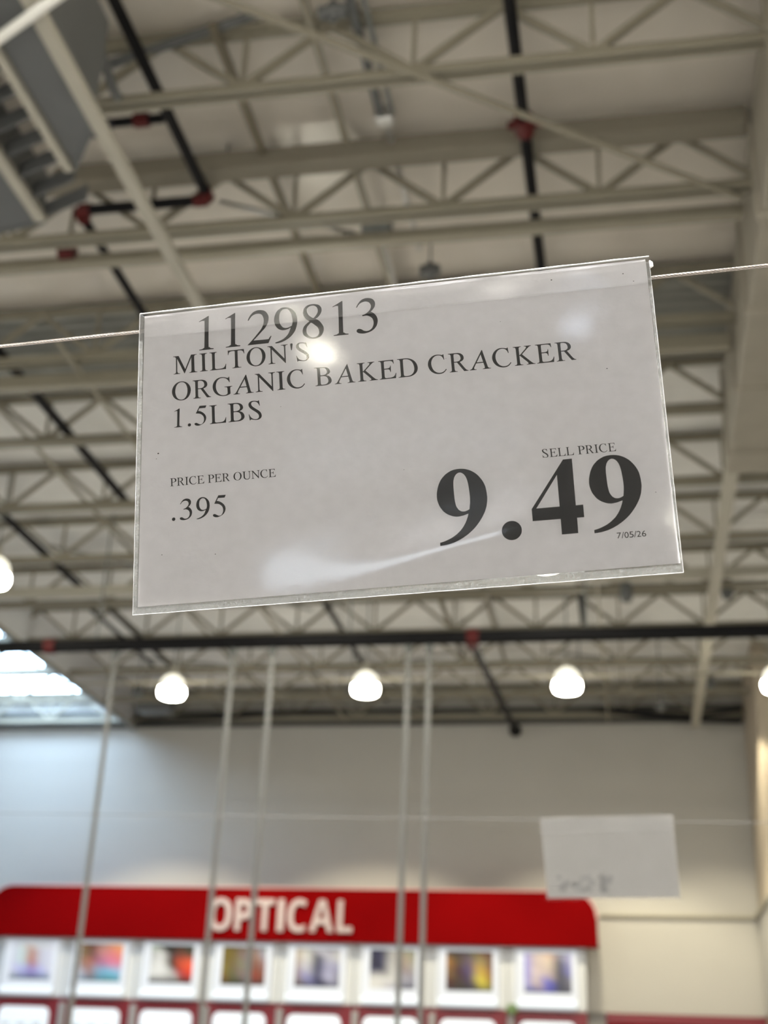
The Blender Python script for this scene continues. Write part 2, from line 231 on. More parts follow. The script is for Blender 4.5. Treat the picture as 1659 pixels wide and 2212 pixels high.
1|500|111,578 294,676 299,670 298,493 297,330 297,192 298,92 300,45 302,39 305,51 310,54 315,47 321,39 328,33 338,28 349,24 363,21 378,19 394,18 393,0 124,1 122,16 138,17 153,19 166,20 178,23 187,27 194,31 200,36 205,43 210,43 214,38 217,47 219,88 220,184 221,320 220,456 219,551 218,590 216,594 213,584 208,580 203,584 196,587 187,589 177,589 165,586 151,582 136,576 120,569
2|500|35,491 43,513 52,535 62,556 74,576 87,595 102,613 117,629 133,643 149,653 166,661 184,667 201,672 219,675 238,676 257,676 276,674 295,670 314,665 333,659 349,650 364,639 377,627 388,612 398,597 407,581 415,563 421,545 425,527 427,510 427,494 425,477 423,461 420,444 416,429 412,412 406,396 399,379 391,362 382,345 371,327 360,311 349,297 333,280 309,255 276,220 236,178 190,131 142,82 220,80 292,78 354,77 400,78 423,81 429,85 428,91 431,98 439,107 447,118 456,130 465,142 475,132 420,0 31,1 30,1 30,2 34,7 44,17 59,33 80,53 104,78 130,107 162,143 198,186 233,227 260,260 276,281 285,293 291,303 297,316 306,332 313,350 320,368 326,386 330,404 333,423 335,441 336,458 335,473 334,486 332,499 329,512 324,527 319,542 313,556 306,568 298,578 289,586 280,593 269,598 256,603 242,606 228,607 213,608 199,607 185,605 172,601 158,596 143,590 129,582 115,572 102,559 89,544 77,526 65,507 53,486
9|500|49,-21 49,-2 71,3 93,8 114,14 133,21 151,28 168,35 184,43 200,52 216,64 232,76 247,90 261,105 274,120 285,136 295,153 304,172 313,193 321,216 329,240 336,264 324,256 311,248 297,240 281,235 263,230 243,226 222,223 202,223 183,225 165,229 147,235 130,243 115,253 100,265 87,278 76,292 66,307 57,322 49,339 43,356 38,375 34,396 31,417 30,438 31,459 33,480 37,502 42,523 49,544 57,566 67,587 79,605 94,622 111,637 129,650 147,661 164,668 180,673 197,675 214,676 232,676 251,674 269,671 287,666 305,659 322,650 338,640 354,629 368,616 382,602 395,588 407,572 418,556 428,538 437,520 444,501 449,480 453,457 456,434 458,412 459,392 459,374 458,354 455,333 451,308 446,281 439,254 432,230 424,209 416,190 406,172 395,155 382,137 369,120 355,104 339,89 324,74 308,61 291,49 272,37 252,26 230,15 208,6 187,-2 168,-9 150,-13 132,-17 115,-20 98,-22 81,-22 65,-22|355,293 360,312 365,331 369,350 371,370 372,389 371,409 369,429 366,450 362,472 358,496 353,519 346,539 339,558 330,575 320,591 311,604 301,615 291,624 280,631 269,636 256,639 242,641 227,641 214,639 201,634 188,628 176,619 165,608 155,596 147,583 139,568 134,552 129,535 126,517 125,499 124,480 123,460 124,439 126,419 129,399 134,380 140,362 147,345 155,329 163,315 172,302 181,291 191,282 202,275 214,269 226,265 239,263 252,261 266,262 279,263 294,266 308,271 324,278 339,285
8|500|184,340 165,355 146,370 129,385 114,401 101,418 91,436 82,453 75,471 71,490 69,508 68,526 70,544 73,562 79,581 86,598 95,613 106,627 118,640 132,650 147,659 163,666 180,671 197,674 216,675 235,676 256,675 276,673 295,670 314,665 332,660 348,653 363,645 376,633 388,620 397,605 405,590 410,575 412,559 413,543 412,527 408,511 403,495 396,479 388,464 379,450 369,436 358,422 347,411 335,401 322,392 308,385 294,378 311,370 327,360 342,350 357,338 371,323 383,307 395,290 406,273 417,254 427,235 436,216 442,197 444,179 445,161 443,144 440,126 434,107 427,87 418,69 407,52 396,38 384,26 371,16 356,7 339,-1 321,-7 301,-11 282,-13 263,-14 243,-13 223,-10 203,-5 182,2 159,12 138,24 119,36 103,49 90,63 78,79 69,94 63,110 58,127 56,144 56,161 57,178 60,196 65,214 71,230 80,246 91,261 104,276 118,290 133,303 149,316 166,328|257,396 269,407 281,418 292,430 302,443 312,456 321,470 329,484 335,497 339,510 341,523 342,536 341,549 339,563 335,577 329,591 323,604 314,614 305,624 294,632 283,638 273,643 262,646 250,648 238,648 224,646 209,643 194,638 181,632 169,624 159,615 150,605 143,594 139,582 137,570 137,557 139,542 143,525 150,507 158,489 166,473 176,460 188,448 199,438 211,428 223,419 234,411 246,403|215,310 202,306 190,296 179,282 169,270 159,260 150,250 143,240 137,229 132,216 128,201 125,186 124,172 125,157 127,141 130,126 135,112 140,99 147,86 155,74 165,63 176,52 188,43 202,34 215,27 229,22 243,19 257,17 271,17 285,19 298,23 311,29 322,37 333,48 343,61 352,76 357,91 360,106 359,123 357,140 353,156 348,171 342,185 335,198 326,211 315,225 303,238 290,251 276,263 261,277 245,292 229,304
3|500|45,511 54,529 62,546 72,563 82,580 94,596 106,612 119,627 133,640 149,651 166,660 184,667 201,672 218,675 234,676 251,675 268,674 286,670 306,666 324,659 340,651 353,641 364,629 373,616 381,603 387,590 391,577 393,563 394,549 394,534 391,519 388,504 383,490 377,477 369,465 360,453 351,441 342,430 331,420 321,410 310,400 325,392 339,382 353,372 366,360 379,346 392,330 403,313 413,295 420,278 425,259 429,240 431,221 431,201 428,181 424,162 419,144 413,127 406,111 397,96 387,82 375,68 362,54 347,41 331,30 314,20 296,12 277,5 258,-1 237,-6 215,-10 194,-13 173,-14 152,-13 131,-10 111,-6 95,-2 81,4 70,9 60,16 53,23 48,30 44,38 43,46 43,54 45,61 50,69 55,76 61,81 67,84 75,87 83,88 91,87 101,85 112,82 123,78 133,72 143,65 154,57 164,48 175,41 186,37 198,33 210,30 222,29 236,29 250,31 264,34 277,39 290,47 304,57 316,69 327,82 336,98 343,115 349,133 353,151 355,170 355,188 353,207 350,224 345,240 339,254 331,268 321,280 310,292 296,302 282,312 268,319 255,325 241,329 228,331 214,332 200,332 186,330 171,328 156,325 154,349 170,353 185,357 200,362 215,368 230,377 245,388 259,400 271,411 282,423 292,435 300,447 306,460 311,473 315,486 317,499 317,512 316,524 313,536 309,548 304,560 296,570 287,581 277,590 265,597 253,603 240,607 225,610 211,611 196,610 180,607 164,603 150,598 136,592 123,584 111,575 100,564 90,552 81,539 73,524 65,509
5|500|72,427 201,688 438,684 402,599 193,600 154,512 180,507 206,500 233,491 259,479 287,461 316,440 343,417 367,392 387,367 404,340 417,313 426,285 431,257 431,228 427,199 421,172 411,146 399,120 384,97 367,76 349,59 329,44 307,32 284,20 259,9 231,-1 203,-9 177,-14 151,-14 125,-11 102,-5 82,2 66,10 53,21 43,33 36,44 32,53 32,63 34,71 40,79 48,85 59,91 73,95 87,96 102,91 119,83 136,74 153,64 170,54 188,43 206,34 224,29 243,28 262,30 280,36 296,45 310,58 323,76 334,96 343,116 350,137 355,158 357,181 357,203 356,226 351,250 345,273 337,294 327,313 314,331 300,347 283,362 265,376 246,390 224,401 200,411 171,417 140,422 106,425
B9|500|34,-13 34,16 50,20 67,24 83,29 99,35 116,42 132,49 148,57 163,66 177,76 191,86 204,98 217,109 228,121 238,134 248,147 257,161 265,174 272,189 279,203 284,217 289,229 293,241 296,252 299,263 286,259 274,255 261,251 248,248 235,246 222,244 209,243 196,243 183,245 169,248 155,252 142,258 128,264 116,271 103,280 91,290 80,301 70,314 61,328 52,342 45,356 39,371 35,385 31,400 28,413 27,425 26,438 26,452 27,469 29,487 33,505 37,523 42,540 48,558 56,575 64,591 74,606 85,620 97,632 109,644 122,654 137,663 152,671 167,678 181,682 196,685 211,687 226,688 242,688 258,687 274,685 289,682 304,678 318,672 333,666 347,658 361,649 374,639 387,628 400,615 411,601 422,586 432,571 441,555 449,539 455,524 461,507 465,489 468,468 471,446 472,423 473,403 473,385 471,369 469,353 466,337 463,320 458,303 452,286 445,268 436,250 426,232 415,213 403,195 390,177 375,158 360,140 344,123 328,108 311,94 294,80 276,67 257,55 238,43 218,33 198,23 178,15 157,7 135,1 114,-4 94,-8 74,-10 54,-12|310,303 312,317 314,332 316,347 318,362 319,377 320,391 320,407 320,425 319,445 318,467 316,490 314,511 312,532 309,552 305,571 301,587 296,601 291,612 285,622 279,631 272,638 264,644 257,649 249,652 242,653 235,653 228,651 221,648 214,643 207,637 201,629 195,620 190,610 187,598 183,585 181,569 180,549 179,526 180,502 180,479 181,456 182,433 183,412 185,393 187,377 189,365 191,354 194,343 198,333 203,324 208,316 213,308 219,302 226,297 233,292 240,289 248,287 257,286 265,286 274,287 283,290 292,293 301,298
B4|500|28,254 334,687 412,688 412,254 475,255 475,141 414,141 413,1 272,0 272,142 29,143|69,256 270,549 272,256
'|180|75,431 105,431 133,640 125,668 90,680 55,668 47,640
.|250|180,45 177,64 167,80 152,93 135,99 115,99 97,93 83,80 73,64 70,45 73,26 83,10 98,-3 115,-9 135,-9 153,-3 167,10 177,26
B.|250|209,77 207,96 201,113 191,129 177,143 161,153 144,159 125,161 106,159 89,153 73,143 59,129 49,113 43,96 41,77 43,58 49,41 59,25 73,11 89,1 106,-5 125,-7 144,-5 161,1 177,11 191,25 201,41 207,58
"""
# ---------------------------------------------------------------- lettering
GLYPHS = {}
for line in GLYPH_DATA.split('\n'):
    if not line.strip(): continue
    k, adv, *cs = line.split('|')
    GLYPHS[k] = (int(adv), [[tuple(float(v) for v in p.split(',')) for p in c.split()] for c in cs])
def text_layout(keys, size, x_left, x_right=None):
    """glyph origins so that the ink runs from x_left to x_right (tracking fitted)"""
    xs = []; x = 0
    for k in keys:
        xs.append(x); x += (250 if k == ' ' else GLYPHS[k][0]) * size / 1000
    ink = lambda k, f: f(p[0] for c in GLYPHS[k][1] for p in c) * size / 1000
    l = ink(keys[0], min); r = xs[-1] + ink(keys[-1], max)
    t = 0 if x_right is None or len(keys) < 2 else ((x_right - x_left) - (r - l)) / (len(keys) - 1)
    return [x_left - l + v + i * t for i, v in enumerate(xs)]
def text_mesh(name, runs, depth=0.0):
    """runs: (keys, size, x_left, x_right, baseline). flat letters in the xy plane, facing +z; depth > 0 extrudes to -z"""
    mb = MB()
    for keys, size, xl, xr, base in runs:
        for k, ox in zip(keys, text_layout(keys, size, xl, xr)):
            if k == ' ': continue
            cs = [[Vector((ox + p[0] * size / 1000, base + p[1] * size / 1000, 0)) for p in c] for c in GLYPHS[k][1]]
            flat = [v for c in cs for v in c]
            tris = tessellate_polygon(cs)
            fs = []
            for t in tris:
                a, b, c = (flat[i] for i in t)
                fs.append(t if (b - a).cross(c - a).z > 0 else (t[0], t[2], t[1]))
            mb.add(flat, fs)
            if depth:
                for c in cs:
                    n = len(c)
                    mb.add(c + [v - Vector((0, 0, depth)) for v in c], [(i, (i + 1) % n, (i + 1) % n + n, i + n) for i in range(n)])
    return mb.mesh(name)

# ================================================================ the hall
XL, XR, YB, YF, ZD = -16.0, 9.0, -34.0, 23.0, 8.5
structure(MB().box(XL, XR, YB, YF, -0.2, 0).build('floor', FLOOR))
ceiling = structure(MB().box(XL, XR, YB, YF, ZD + 0.05, ZD + 0.15).build('ceiling', DECKRIB))
# far wall: upper leaf, and a slightly proud lower leaf with a ledge
wf = structure(MB().box(XL, 2.25, YF, YF + 0.3, 0, ZD + 0.05).build('wall_far', WALLU))
MB().box(-0.78, 2.03, YF - 0.10, YF - 0.002, 2.97, 4.46).build('lower_wall_panel', WALLD, wf)
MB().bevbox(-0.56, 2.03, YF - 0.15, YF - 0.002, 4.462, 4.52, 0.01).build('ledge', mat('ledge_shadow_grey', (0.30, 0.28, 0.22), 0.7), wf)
wr = structure(MB().box(2.03, 2.25, 20.6, YF, 0, ZD + 0.05).build('wall_right', mat('tan_wall_paint', (0.42, 0.36, 0.28), 0.8, var=0.03)))
MB().box(1.95, 2.028, 20.6, YF - 0.16, 4.462, 4.52).build('ledge', MATS['ledge_shadow_grey'], wr)
MB().box(2.0, 2.028, 20.6, YF - 0.11, 2.97, 4.46).build('lower_wall_panel', WALLD, wr)
structure(MB().box(2.25, XR, 20.6, 20.8, 0, ZD + 0.05).build('wall_return', WALLU))
structure(MB().box(XL - 0.3, XL, YB, YF, 0, ZD + 0.05).build('wall_left', WALLU))
structure(MB().box(XR, XR + 0.3, YB, 20.8, 0, ZD + 0.05).build('wall_side', WALLU))
wb = structure(MB().box(XL, XR, YB - 0.3, YB, 0, ZD + 0.05).build('wall_back', WALLU))
structure(MB().box(-8.8, -1.6, YB + 0.01, YB + 0.06, 6.4, 7.4).build('window_1', DAYG))
structure(MB().bevbox(XL, 2.02, YF - 0.12, YF - 0.005, 7.80, 8.10, 0.01).build('shade_strip', mat('wall_head_shade', (0.05, 0.05, 0.045), 0.6)))  # dark strip that paints the shade along the head of the far wall
structure(MB().box(-0.5, 2.02, YF - 0.13, YF - 0.005, 2.82, 2.965).build('trim_2', DRED))
structure(MB().box(-0.5, 2.02, YF - 0.115, YF - 0.005, 1.2, 2.815).build('trim_3', RED))

# roof deck panels, one bay between two joists each
ROWS = [22.75, 21.4, 19.75, 18.1, 16.5, 14.85, 13.25, 11.6, 9.97, 8.16, 6.68, 5.05]
def flat_panel(dy):
    return MB().bevbox(XL + .02, XR - .02, 0.01, dy - 0.01, 0, 0.04, 0.008).mesh('roof_panel')
def ribbed_panel(dy, pitch=0.15, dep=0.045):
    prof = []; y = 0.01; n = int((dy - 0.02) / pitch); p = (dy - 0.02) / n
    for i in range(n):
        prof += [(y, 0), (y + p * .45, 0), (y + p * .58, dep), (y + p * .87, dep)]; y += p
    prof.append((dy - .01, 0)); k = len(prof)
    vs = [(XL + .02, a, b) for a, b in prof] + [(XR - .02, a, b) for a, b in prof]
    return MB().add(vs, [(i, i + 1, i + 1 + k, i + k) for i in range(k - 1)]).mesh('roof_panel')
edges = [YF - .02] + ROWS[1:]
pan = {}
for i in range(len(edges) - 1):
    y0, y1 = edges[i + 1], edges[i]; dy = round(y1 - y0, 2)
    near = y0 < 9.5; dark = abs(y0 - 9.97) < .01
    key = (near, dark, dy)
    if key not in pan:
        me = flat_panel(dy) if near else ribbed_panel(dy); me.materials.append(DECK if near else DECKDARK if dark else DECKRIB); pan[key] = me
    o = bpy.data.objects.new('roof_panel', pan[key]); COL.objects.link(o); o.parent = ceiling; o.location = (0, y0, ZD)
    if dark: o['label'] = 'darker ribbed roof panel'
MB().box(XL + .02, XR - .02, YB + .02, 5.04, ZD, ZD + 0.04).build('roof_panel', DECK, ceiling)

# open-web joists
ORD = ['against the far wall', 'second row from the far wall', 'third row from the far wall', 'fourth row from the far wall', 'fifth row from the far wall',
       'sixth row from the far wall', 'seventh row from the far wall', 'eighth row from the far wall', 'ninth row, just beyond the price sign',
       'below the thick cream beam above the price sign', 'row crossing the top of the picture', 'nearest row, above the top edge of the picture']
zt, zb = 8.43, 7.90
dx = 0.6; Lw = math.hypot(dx, zt - zb - .04)
def channel(x0, x1, z, wd, ht):      # double-angle chord: two flanges and a gap
    m = MB()
    for s in (-1, 1):
        m.box(x0, x1, min(s * .008, s * wd / 2), max(s * .008, s * wd / 2), z - ht * .12, z + ht * .12) if z > 8 else m.box(x0, x1, min(s * .008, s * wd / 2), max(s * .008, s * wd / 2), z - ht * .5, z - ht * .3)
        m.box(x0, x1, min(s * .008, s * .022), max(s * .008, s * .022), z - ht / 2, z + ht / 2)
    return m.mesh('chord')
top_me = channel(XL + .1, XR - .1, zt, 0.14, 0.09); bot_me = channel(XL + .1, XR - .1, zb, 0.12, 0.09)
web_me = {s: MB().bar((-dx / 2 * s, 0, zb + .02), (dx / 2 * s, 0, zt - .02), 0.045, 0.045, (0, 1, 0)).mesh('web_bar') for s in (-1, 1)}
post_me = MB().bar((0, 0, zb + .02), (0, 0, zt - .02), 0.03, 0.03, (0, 1, 0)).mesh('web_bar')
for me in (top_me, bot_me, post_me, *web_me.values()): me.materials.append(STEEL)
for r, y in enumerate(ROWS):
    j = thing('roof_joist', 'cream open-web steel roof joist, ' + ORD[r], 'joist', (0, y, 0), 'open-web joists under the roof deck')
    link('top_chord', top_me, STEEL, j); link('bottom_chord', bot_me, STEEL, j)
    x0, x1 = -(0.58 * y + 1.6), .14 * y + 1.2
    k0, k1 = int((x0 + .04) / dx) - 1, int((x1 + .04) / dx) + 1
    for k in range(k0, k1):
        xm = -.04 + (k + .5) * dx
        o = bpy.data.objects.new('web_bar', web_me[1 if k % 2 == 0 else -1]); COL.objects.link(o); o.parent = j; o.location = (xm, 0, 0)
        if k % 2 == 0:
            o = bpy.data.objects.new('web_bar', post_me); COL.objects.link(o); o.parent = j; o.location = (xm - dx / 2, 0, 0)

def beam(name, label, cat, p, q, wd, ht, m, group=None):
    o = MB().bar((0, 0, 0), Vector(q) - Vector(p), wd, ht).build(name, m); o.location = p
    return tag(o, label, cat, group)
def pipe(name, label, cat, pts, r, m, group=None, n=10):
    p0 = Vector(pts[0]); o = MB().tube([Vector(p) - p0 for p in pts], r, n).build(name, m); o.location = p0
    return tag(o, label, cat, group)

# heavier lateral beams
beam('roof_beam', 'thick pale steel beam running across just above the price sign', 'beam', (XL + .1, 8.46, 7.88), (1.04, 8.46, 7.88), .09, .09, STEEL)
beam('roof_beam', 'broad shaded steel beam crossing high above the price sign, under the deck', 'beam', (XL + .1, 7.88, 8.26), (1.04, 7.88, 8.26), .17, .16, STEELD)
beam('roof_beam', 'pale beam crossing at the height of the price sign lower left corner', 'beam', (XL + .1, 15.75, 7.78), (XR - .1, 15.75, 7.78), .10, .14, STEELL)
beam('roof_beam', 'pale beam crossing left of the price sign, just below its upper left corner', 'beam', (XL + .1, 10.2, 7.78), (1.04, 10.2, 7.78), .11, .13, STEEL)

# long members running away from the camera
beam('roof_purlin', 'tan angle iron running away from the camera, above the left half of the price sign', 'purlin', (-2.62, 6.46, 8.30), (-2.62, 21, 8.30), .055, .06, TAN)
beam('roof_purlin', 'thin shaded purlin running away, midway between tan angle iron and bright conduit', 'purlin', (-1.95, 6.2, 8.32), (-1.95, 21, 8.32), .05, .05, STEEL)
for k, (x, z, l) in enumerate([(-9.05, 7.72, 'along the foot of the white draft curtain'), (-5.0, 7.80, 'crossing the joists left of the price sign'),
                               (-.30, 7.74, 'just right of the long black pipe'), (-6.4, 8.1, 'over the pendant lamp at the left edge')]):
    beam('bridging_bar', 'pale bridging bar running away from the camera, ' + l, 'bar', (x, 9.5 if k else 9, z), (x, 22.6, z), .03, .04, STEEL, 'bridging bars under the joists')
beam('diagonal_brace', 'pale diagonal brace crossing the upper part of the picture from the top left', 'brace', (-3.1, 5.2, 7.80), (1.0, 8.19, 7.80), .04, .03, STEEL)
beam('diagonal_brace', 'dark grey brace from the black hose to the upper tan angle iron', 'brace', (-3.98, 6.88, 8.33), (-2.30, 6.43, 8.33), .05, .05, DGREY)
beam('diagonal_brace', 'thin grey conduit slanting from the red elbow to the bright strip', 'brace', (-3.02, 8.02, 8.04), (-2.0, 8.45, 7.95), .028, .028, GALV)
for k, (a, b, l) in enumerate([((-8.4, 20.0, 8.25), (-5.2, 21.2, 8.25), 'above the leftmost lamp of the far row'), ((-4.9, 21.2, 8.25), (-2.2, 19.9, 8.25), 'above the second lamp of the far row'),
                               ((-1.2, 20.2, 8.25), (1.0, 21.2, 8.25), 'above the third lamp of the far row'), ((-7.6, 15.2, 8.25), (-4.6, 18.0, 8.25), 'below the lower left corner of the price sign'),
                               ((-4.4, 17.9, 8.25), (-1.6, 15.4, 8.25), 'below the middle of the price sign'), ((-1.2, 15.2, 8.25), (1.0, 17.6, 8.25), 'below the lower right corner of the price sign')]):
    beam('cross_brace', 'thin grey cross brace between the joists, ' + l, 'brace', a, b, .035, .035, mat('grey_rod_steel', (0.30, .30, .29), .5), 'cross braces among the far joists')

# boxed duct along the right edge, then a slimmer beam beyond it
d = thing('boxed_duct', 'broad cream boxed duct running away along the right edge', 'duct', (1.5, 3.5, 7.4))
MB().bevbox(-.42, .55, 0, 8.6, 0.0, .92, .015).build('duct_body', DUCT, d)
for k in range(7): MB().bevbox(-.45, .58, .6 + k * 1.25, .66 + k * 1.25, -.03, .95, .008).build('duct_joint', DUCT, d)
beam('roof_girder', 'slim pale girder beyond the boxed duct, ending before the far wall', 'girder', (1.17, 12.15, 7.62), (1.17, 22.4, 7.62), .13, .13, STEELL)

# draft curtain at the left and skylights behind it
dc = thing('draft_curtain', 'white sheet draft curtain hanging from the roof at the left, meeting the far wall', 'curtain', (-9.2, 9, 7.8))
for k in range(7): MB().bevbox(-.03, .03, k * 2 + .01, min(13.98, k * 2 + 1.99), 0.02, .69, .008).build('panel', WHITE, dc)
MB().bevbox(-.06, .06, 0, 13.98, -.03, .02, .01).build('bottom_flange', MGREY, dc)
for k in range(5):
    y = ROWS[5 - k] + .14
    s = thing('skylight', 'daylit skylight panel behind the white draft curtain, ' + ['nearest the camera', 'second nearest', 'middle one', 'second from the far wall', 'nearest the far wall'][k], 'skylight', (-10.92, y, 8.44), 'daylit skylights at the left of the roof')
    MB().bevbox(-1.32, 1.32, 0.05, 1.25, .02, .05, .004).build('pane', SKYM, s)
    f = MB()
    for a, b, c, e in ((-1.37, 1.37, 0, .05), (-1.37, 1.37, 1.25, 1.3), (-1.37, -1.32, .05, 1.25), (1.32, 1.37, .05, 1.25)): f.box(a, b, c, e, -.02, .05)
    f.build('frame', STEELL, s)

# ---------------------------------------------------------------- sprinkler pipes
def coupling(mb_pts, r, parent, name='coupling'):
    return MB().tube(mb_pts, r, 12).build(name, REDC, parent)
p = thing('sprinkler_pipe', 'long black pipe running away from the camera right of centre, with a red coupling', 'pipe', (-.56, 5.2, 8.1))
MB().tube([(0, 0, 0), (0, 13.9, 0)], .044, 12).build('pipe_run', BLACK, p)
coupling([(0, 2.24, 0), (0, 2.40, 0)], .075, p)
MB().box(-.12, .12, 2.29, 2.34, -.02, .02).build('bolt_ears', REDC, p)
MB().tube([(0, 7.4, .02), (0, 7.4, .33)], .01, 6).build('hanger_rod', GALV, p)
p = thing('sprinkler_pipe', 'black pipe making a square jog at the upper left, with red elbows', 'pipe', (-3.1, 5.2, 8.05))
MB().tube([(0, -.4, 0), (0, 2.78, 0), (0, 2.80, 0)], .043, 12).build('pipe_run', BLACK, p)
MB().tube([(-.04, 2.8, 0), (-1.08, 2.8, 0)], .043, 12).build('pipe_run', BLACK, p)
MB().tube([(-1.1, 2.84, 0), (-1.1, 17, 0)], .040, 12).build('pipe_run', BLACK, p)
MB().tube([(-.05, 1.84, 0), (-.9, 1.84, 0)], .036, 12).build('pipe_run', BLACK, p)
for c in ([(-.16, 1.84, 0), (-.27, 1.84, 0)],): coupling(c, .055, p)
coupling([(0, 2.68, 0), (0, 2.77, 0), (-.03, 2.80, 0), (-.12, 2.80, 0)], .054, p, 'elbow')
coupling([(-1.0, 2.80, 0), (-1.07, 2.80, 0), (-1.10, 2.83, 0), (-1.10, 2.92, 0)], .056, p, 'elbow')
coupling([(-1.42, 3.20, -.1), (-1.28, 3.20, -.1)], .065, p, 'valve_body')
MB().tube([(-1.35, 3.20, -.03), (-1.35, 3.20, .35)], .02, 8).build('hanger_rod', STEEL, p)
p = thing('sprinkler_main', 'thick black pipe crossing the whole width above the pendant lamps', 'pipe', (0, 14.65, 6.62))
MB().tube([(-15.5, 0, 0), (8.5, 0, 0)], .083, 14).build('pipe_run', BLACK, p)
for x in (-12.6, -7.1, -1.75, 3.9): coupling([(x - .07, 0, 0), (x + .07, 0, 0)], .097, p)
for x in (-9.34, -6.5, -3.25, -.42, 3.2): MB().tube([(x, 0, .06), (x, 0, 1.80)], .014, 6).build('hanger_rod', MGREY, p)
p = thing('sprinkler_branch', 'black pipe running from the thick cross pipe down to the far wall, right of centre', 'pipe', (-1.80, 14.75, 6.64))
MB().tube([(0, 0, 0), (-.16, 7.9, 1.02), (-.16, 8.24, 1.04)], .05, 12).build('pipe_run', BLACK, p)
coupling([(0, .02, 0), (0, .30, .03)], .085, p)
MB().tube([(-.16, 8.16, 1.035), (-.16, 8.24, 1.04)], .11, 14).build('wall_plate', BLACK, p)
for x, y0, y1, r, z, l in ((-5.8, 9.9, 13.4, .05, 8.0, 'left of the price sign at mid height'), (-7.5, 12.8, 16.4, .05, 8.0, 'near the left edge, above the pale beam'),
                     (-7.5, 16.6, 19.2, .032, 7.825, 'left one of a close pair'), (-7.22, 16.6, 19.2, .032, 7.825, 'right one of a close pair')):
    pipe('branch_pipe', 'dark pipe running away from the camera, ' + l, 'pipe', [(x, y0, z), (x, y1, z)], r, BLACK, 'dark branch pipes at the left')
pipe('flexible_hose', 'black flexible hose hanging in a loop beside the grey duct unit', 'hose', [(-3.62, 5.9, 8.1), (-3.60, 6.2, 7.9), (-3.56, 6.35, 7.75), (-3.55, 6.55, 7.72), (-3.58, 6.85, 7.8), (-3.55, 7.0, 8.0)], .04, HOSE)
pipe('flexible_hose', 'fainter dark hose hanging right of the black hose loop', 'hose', [(-3.33, 5.9, 8.1), (-3.30, 6.2, 7.95), (-3.30, 6.5, 7.85), (-3.35, 6.8, 7.95)], .035, DGREY)

# conduits and boxes
c = thing('conduit_run', 'bright metal conduit with dark upper length, running away above the sign number', 'conduit', (-1.63, 5.6, 8.2))
MB().tube([(0, 0, .1), (0, 1.9, .1)], .034, 8).build('dark_conduit', DGREY, c)
MB().tube([(.09, 0, .1), (.09, 1.9, .1)], .02, 8).build('dark_conduit', MGREY, c)
MB().tube([(.03, 1.9, .1), (.03, 3.6, .1)], .024, 8).build('bright_conduit', GALV, c)
MB().tube([(-.27, 3.5, .1), (-.27, 14.5, .1)], .022, 8).build('bright_conduit', GALV, c)
MB().bevbox(-.04, .10, 1.86, 1.96, .03, .17, .01).build('coupling', GALV, c)
b = thing('junction_box', 'grey electrical box fixed on the beam above the sign number', 'electrical box', (-1.82, 8.45, 8.05))
MB().bevbox(-.12, .12, -.06, .06, -.12, .10, .01).build('box_body', MGREY, b)
MB().bevbox(-.11, .11, -.072, -.062, -.11, .09, .004).build('cover', MGREY, b)
for (x, y, z, s, l) in ((-1.74, 6.35, 8.19, .10, 'at the top edge, on the bright conduit'), (-1.52, 9.32, 8.15, .09, 'just above the top edge of the price sign'), (-2.95, 7.9, 8.33, .08, 'on the shaded beam right of the black pipe jog')):
    o = thing('conduit_fitting', 'small dark conduit fitting ' + l, 'fitting', (x, y, z))
    MB().bevbox(-s, s, -.04, .04, -.04, .04, .01).build('body', DGREY, o)
    MB().lathe([(.001, -.06), (.045, -.06), (.045, .06), (.001, .06)], 12).build('hub', DGREY, o)
    MB().tube([(0, 0, .06), (0, 0, ZD - z)], .01, 6).build('hanger_rod', DGREY, o)
o = thing('unit_heater', 'dark box-shaped unit heater high up right of the draft curtain', 'heater', (-8.35, 21.75, 7.85))
MB().bevbox(-.32, .32, -.2, .2, -.1, .25, .02).build('housing', DGREY, o)
for s in (-.25, .25): MB().tube([(s, 0, .25), (s, 0, .65)], .015, 6).build('hanger_rod', GALV, o)
for (x, y, z, h, l) in ((.07, 15.9, 7.62, .14, 'right of the sign lower corner'), (1.38, 16.6, 7.9, .16, 'near the right edge, below the boxed duct'), (.55, 20.3, 7.35, .06, 'far right beneath the joists')):
    o = thing('hanging_speaker', 'small dark hanging device ' + l, 'speaker', (x, y, z))
    MB().lathe([(.001, -h), (.06, -h), (.09, -h * .3), (.07, h * .7), (.02, h), (.001, h)], 14).build('housing', DGREY, o)
    MB().tube([(0, 0, h), (0, 0, ZD - z)], .012, 6).build('drop_rod', DGREY, o)
for pts, l in (([(-.6, 22.6, 7.95), (.2, 22.5, 7.82), (1.0, 22.5, 7.72), (1.95, 22.6, 7.70)], 'upper one at the right'), ([(-.2, 22.4, 7.9), (.6, 22.35, 7.78), (1.3, 22.35, 7.76), (1.95, 22.4, 7.86)], 'lower one at the right'),
               ([(-9.13, 22.75, 7.86), (-7.6, 22.5, 7.84), (-6.2, 22.5, 7.93), (-5.2, 22.6, 7.98)], 'at the left by the draft curtain')):
    pipe('power_cable', 'black cable sagging along the far wall head, ' + l, 'cable', pts, .035, BLACK, n=8)

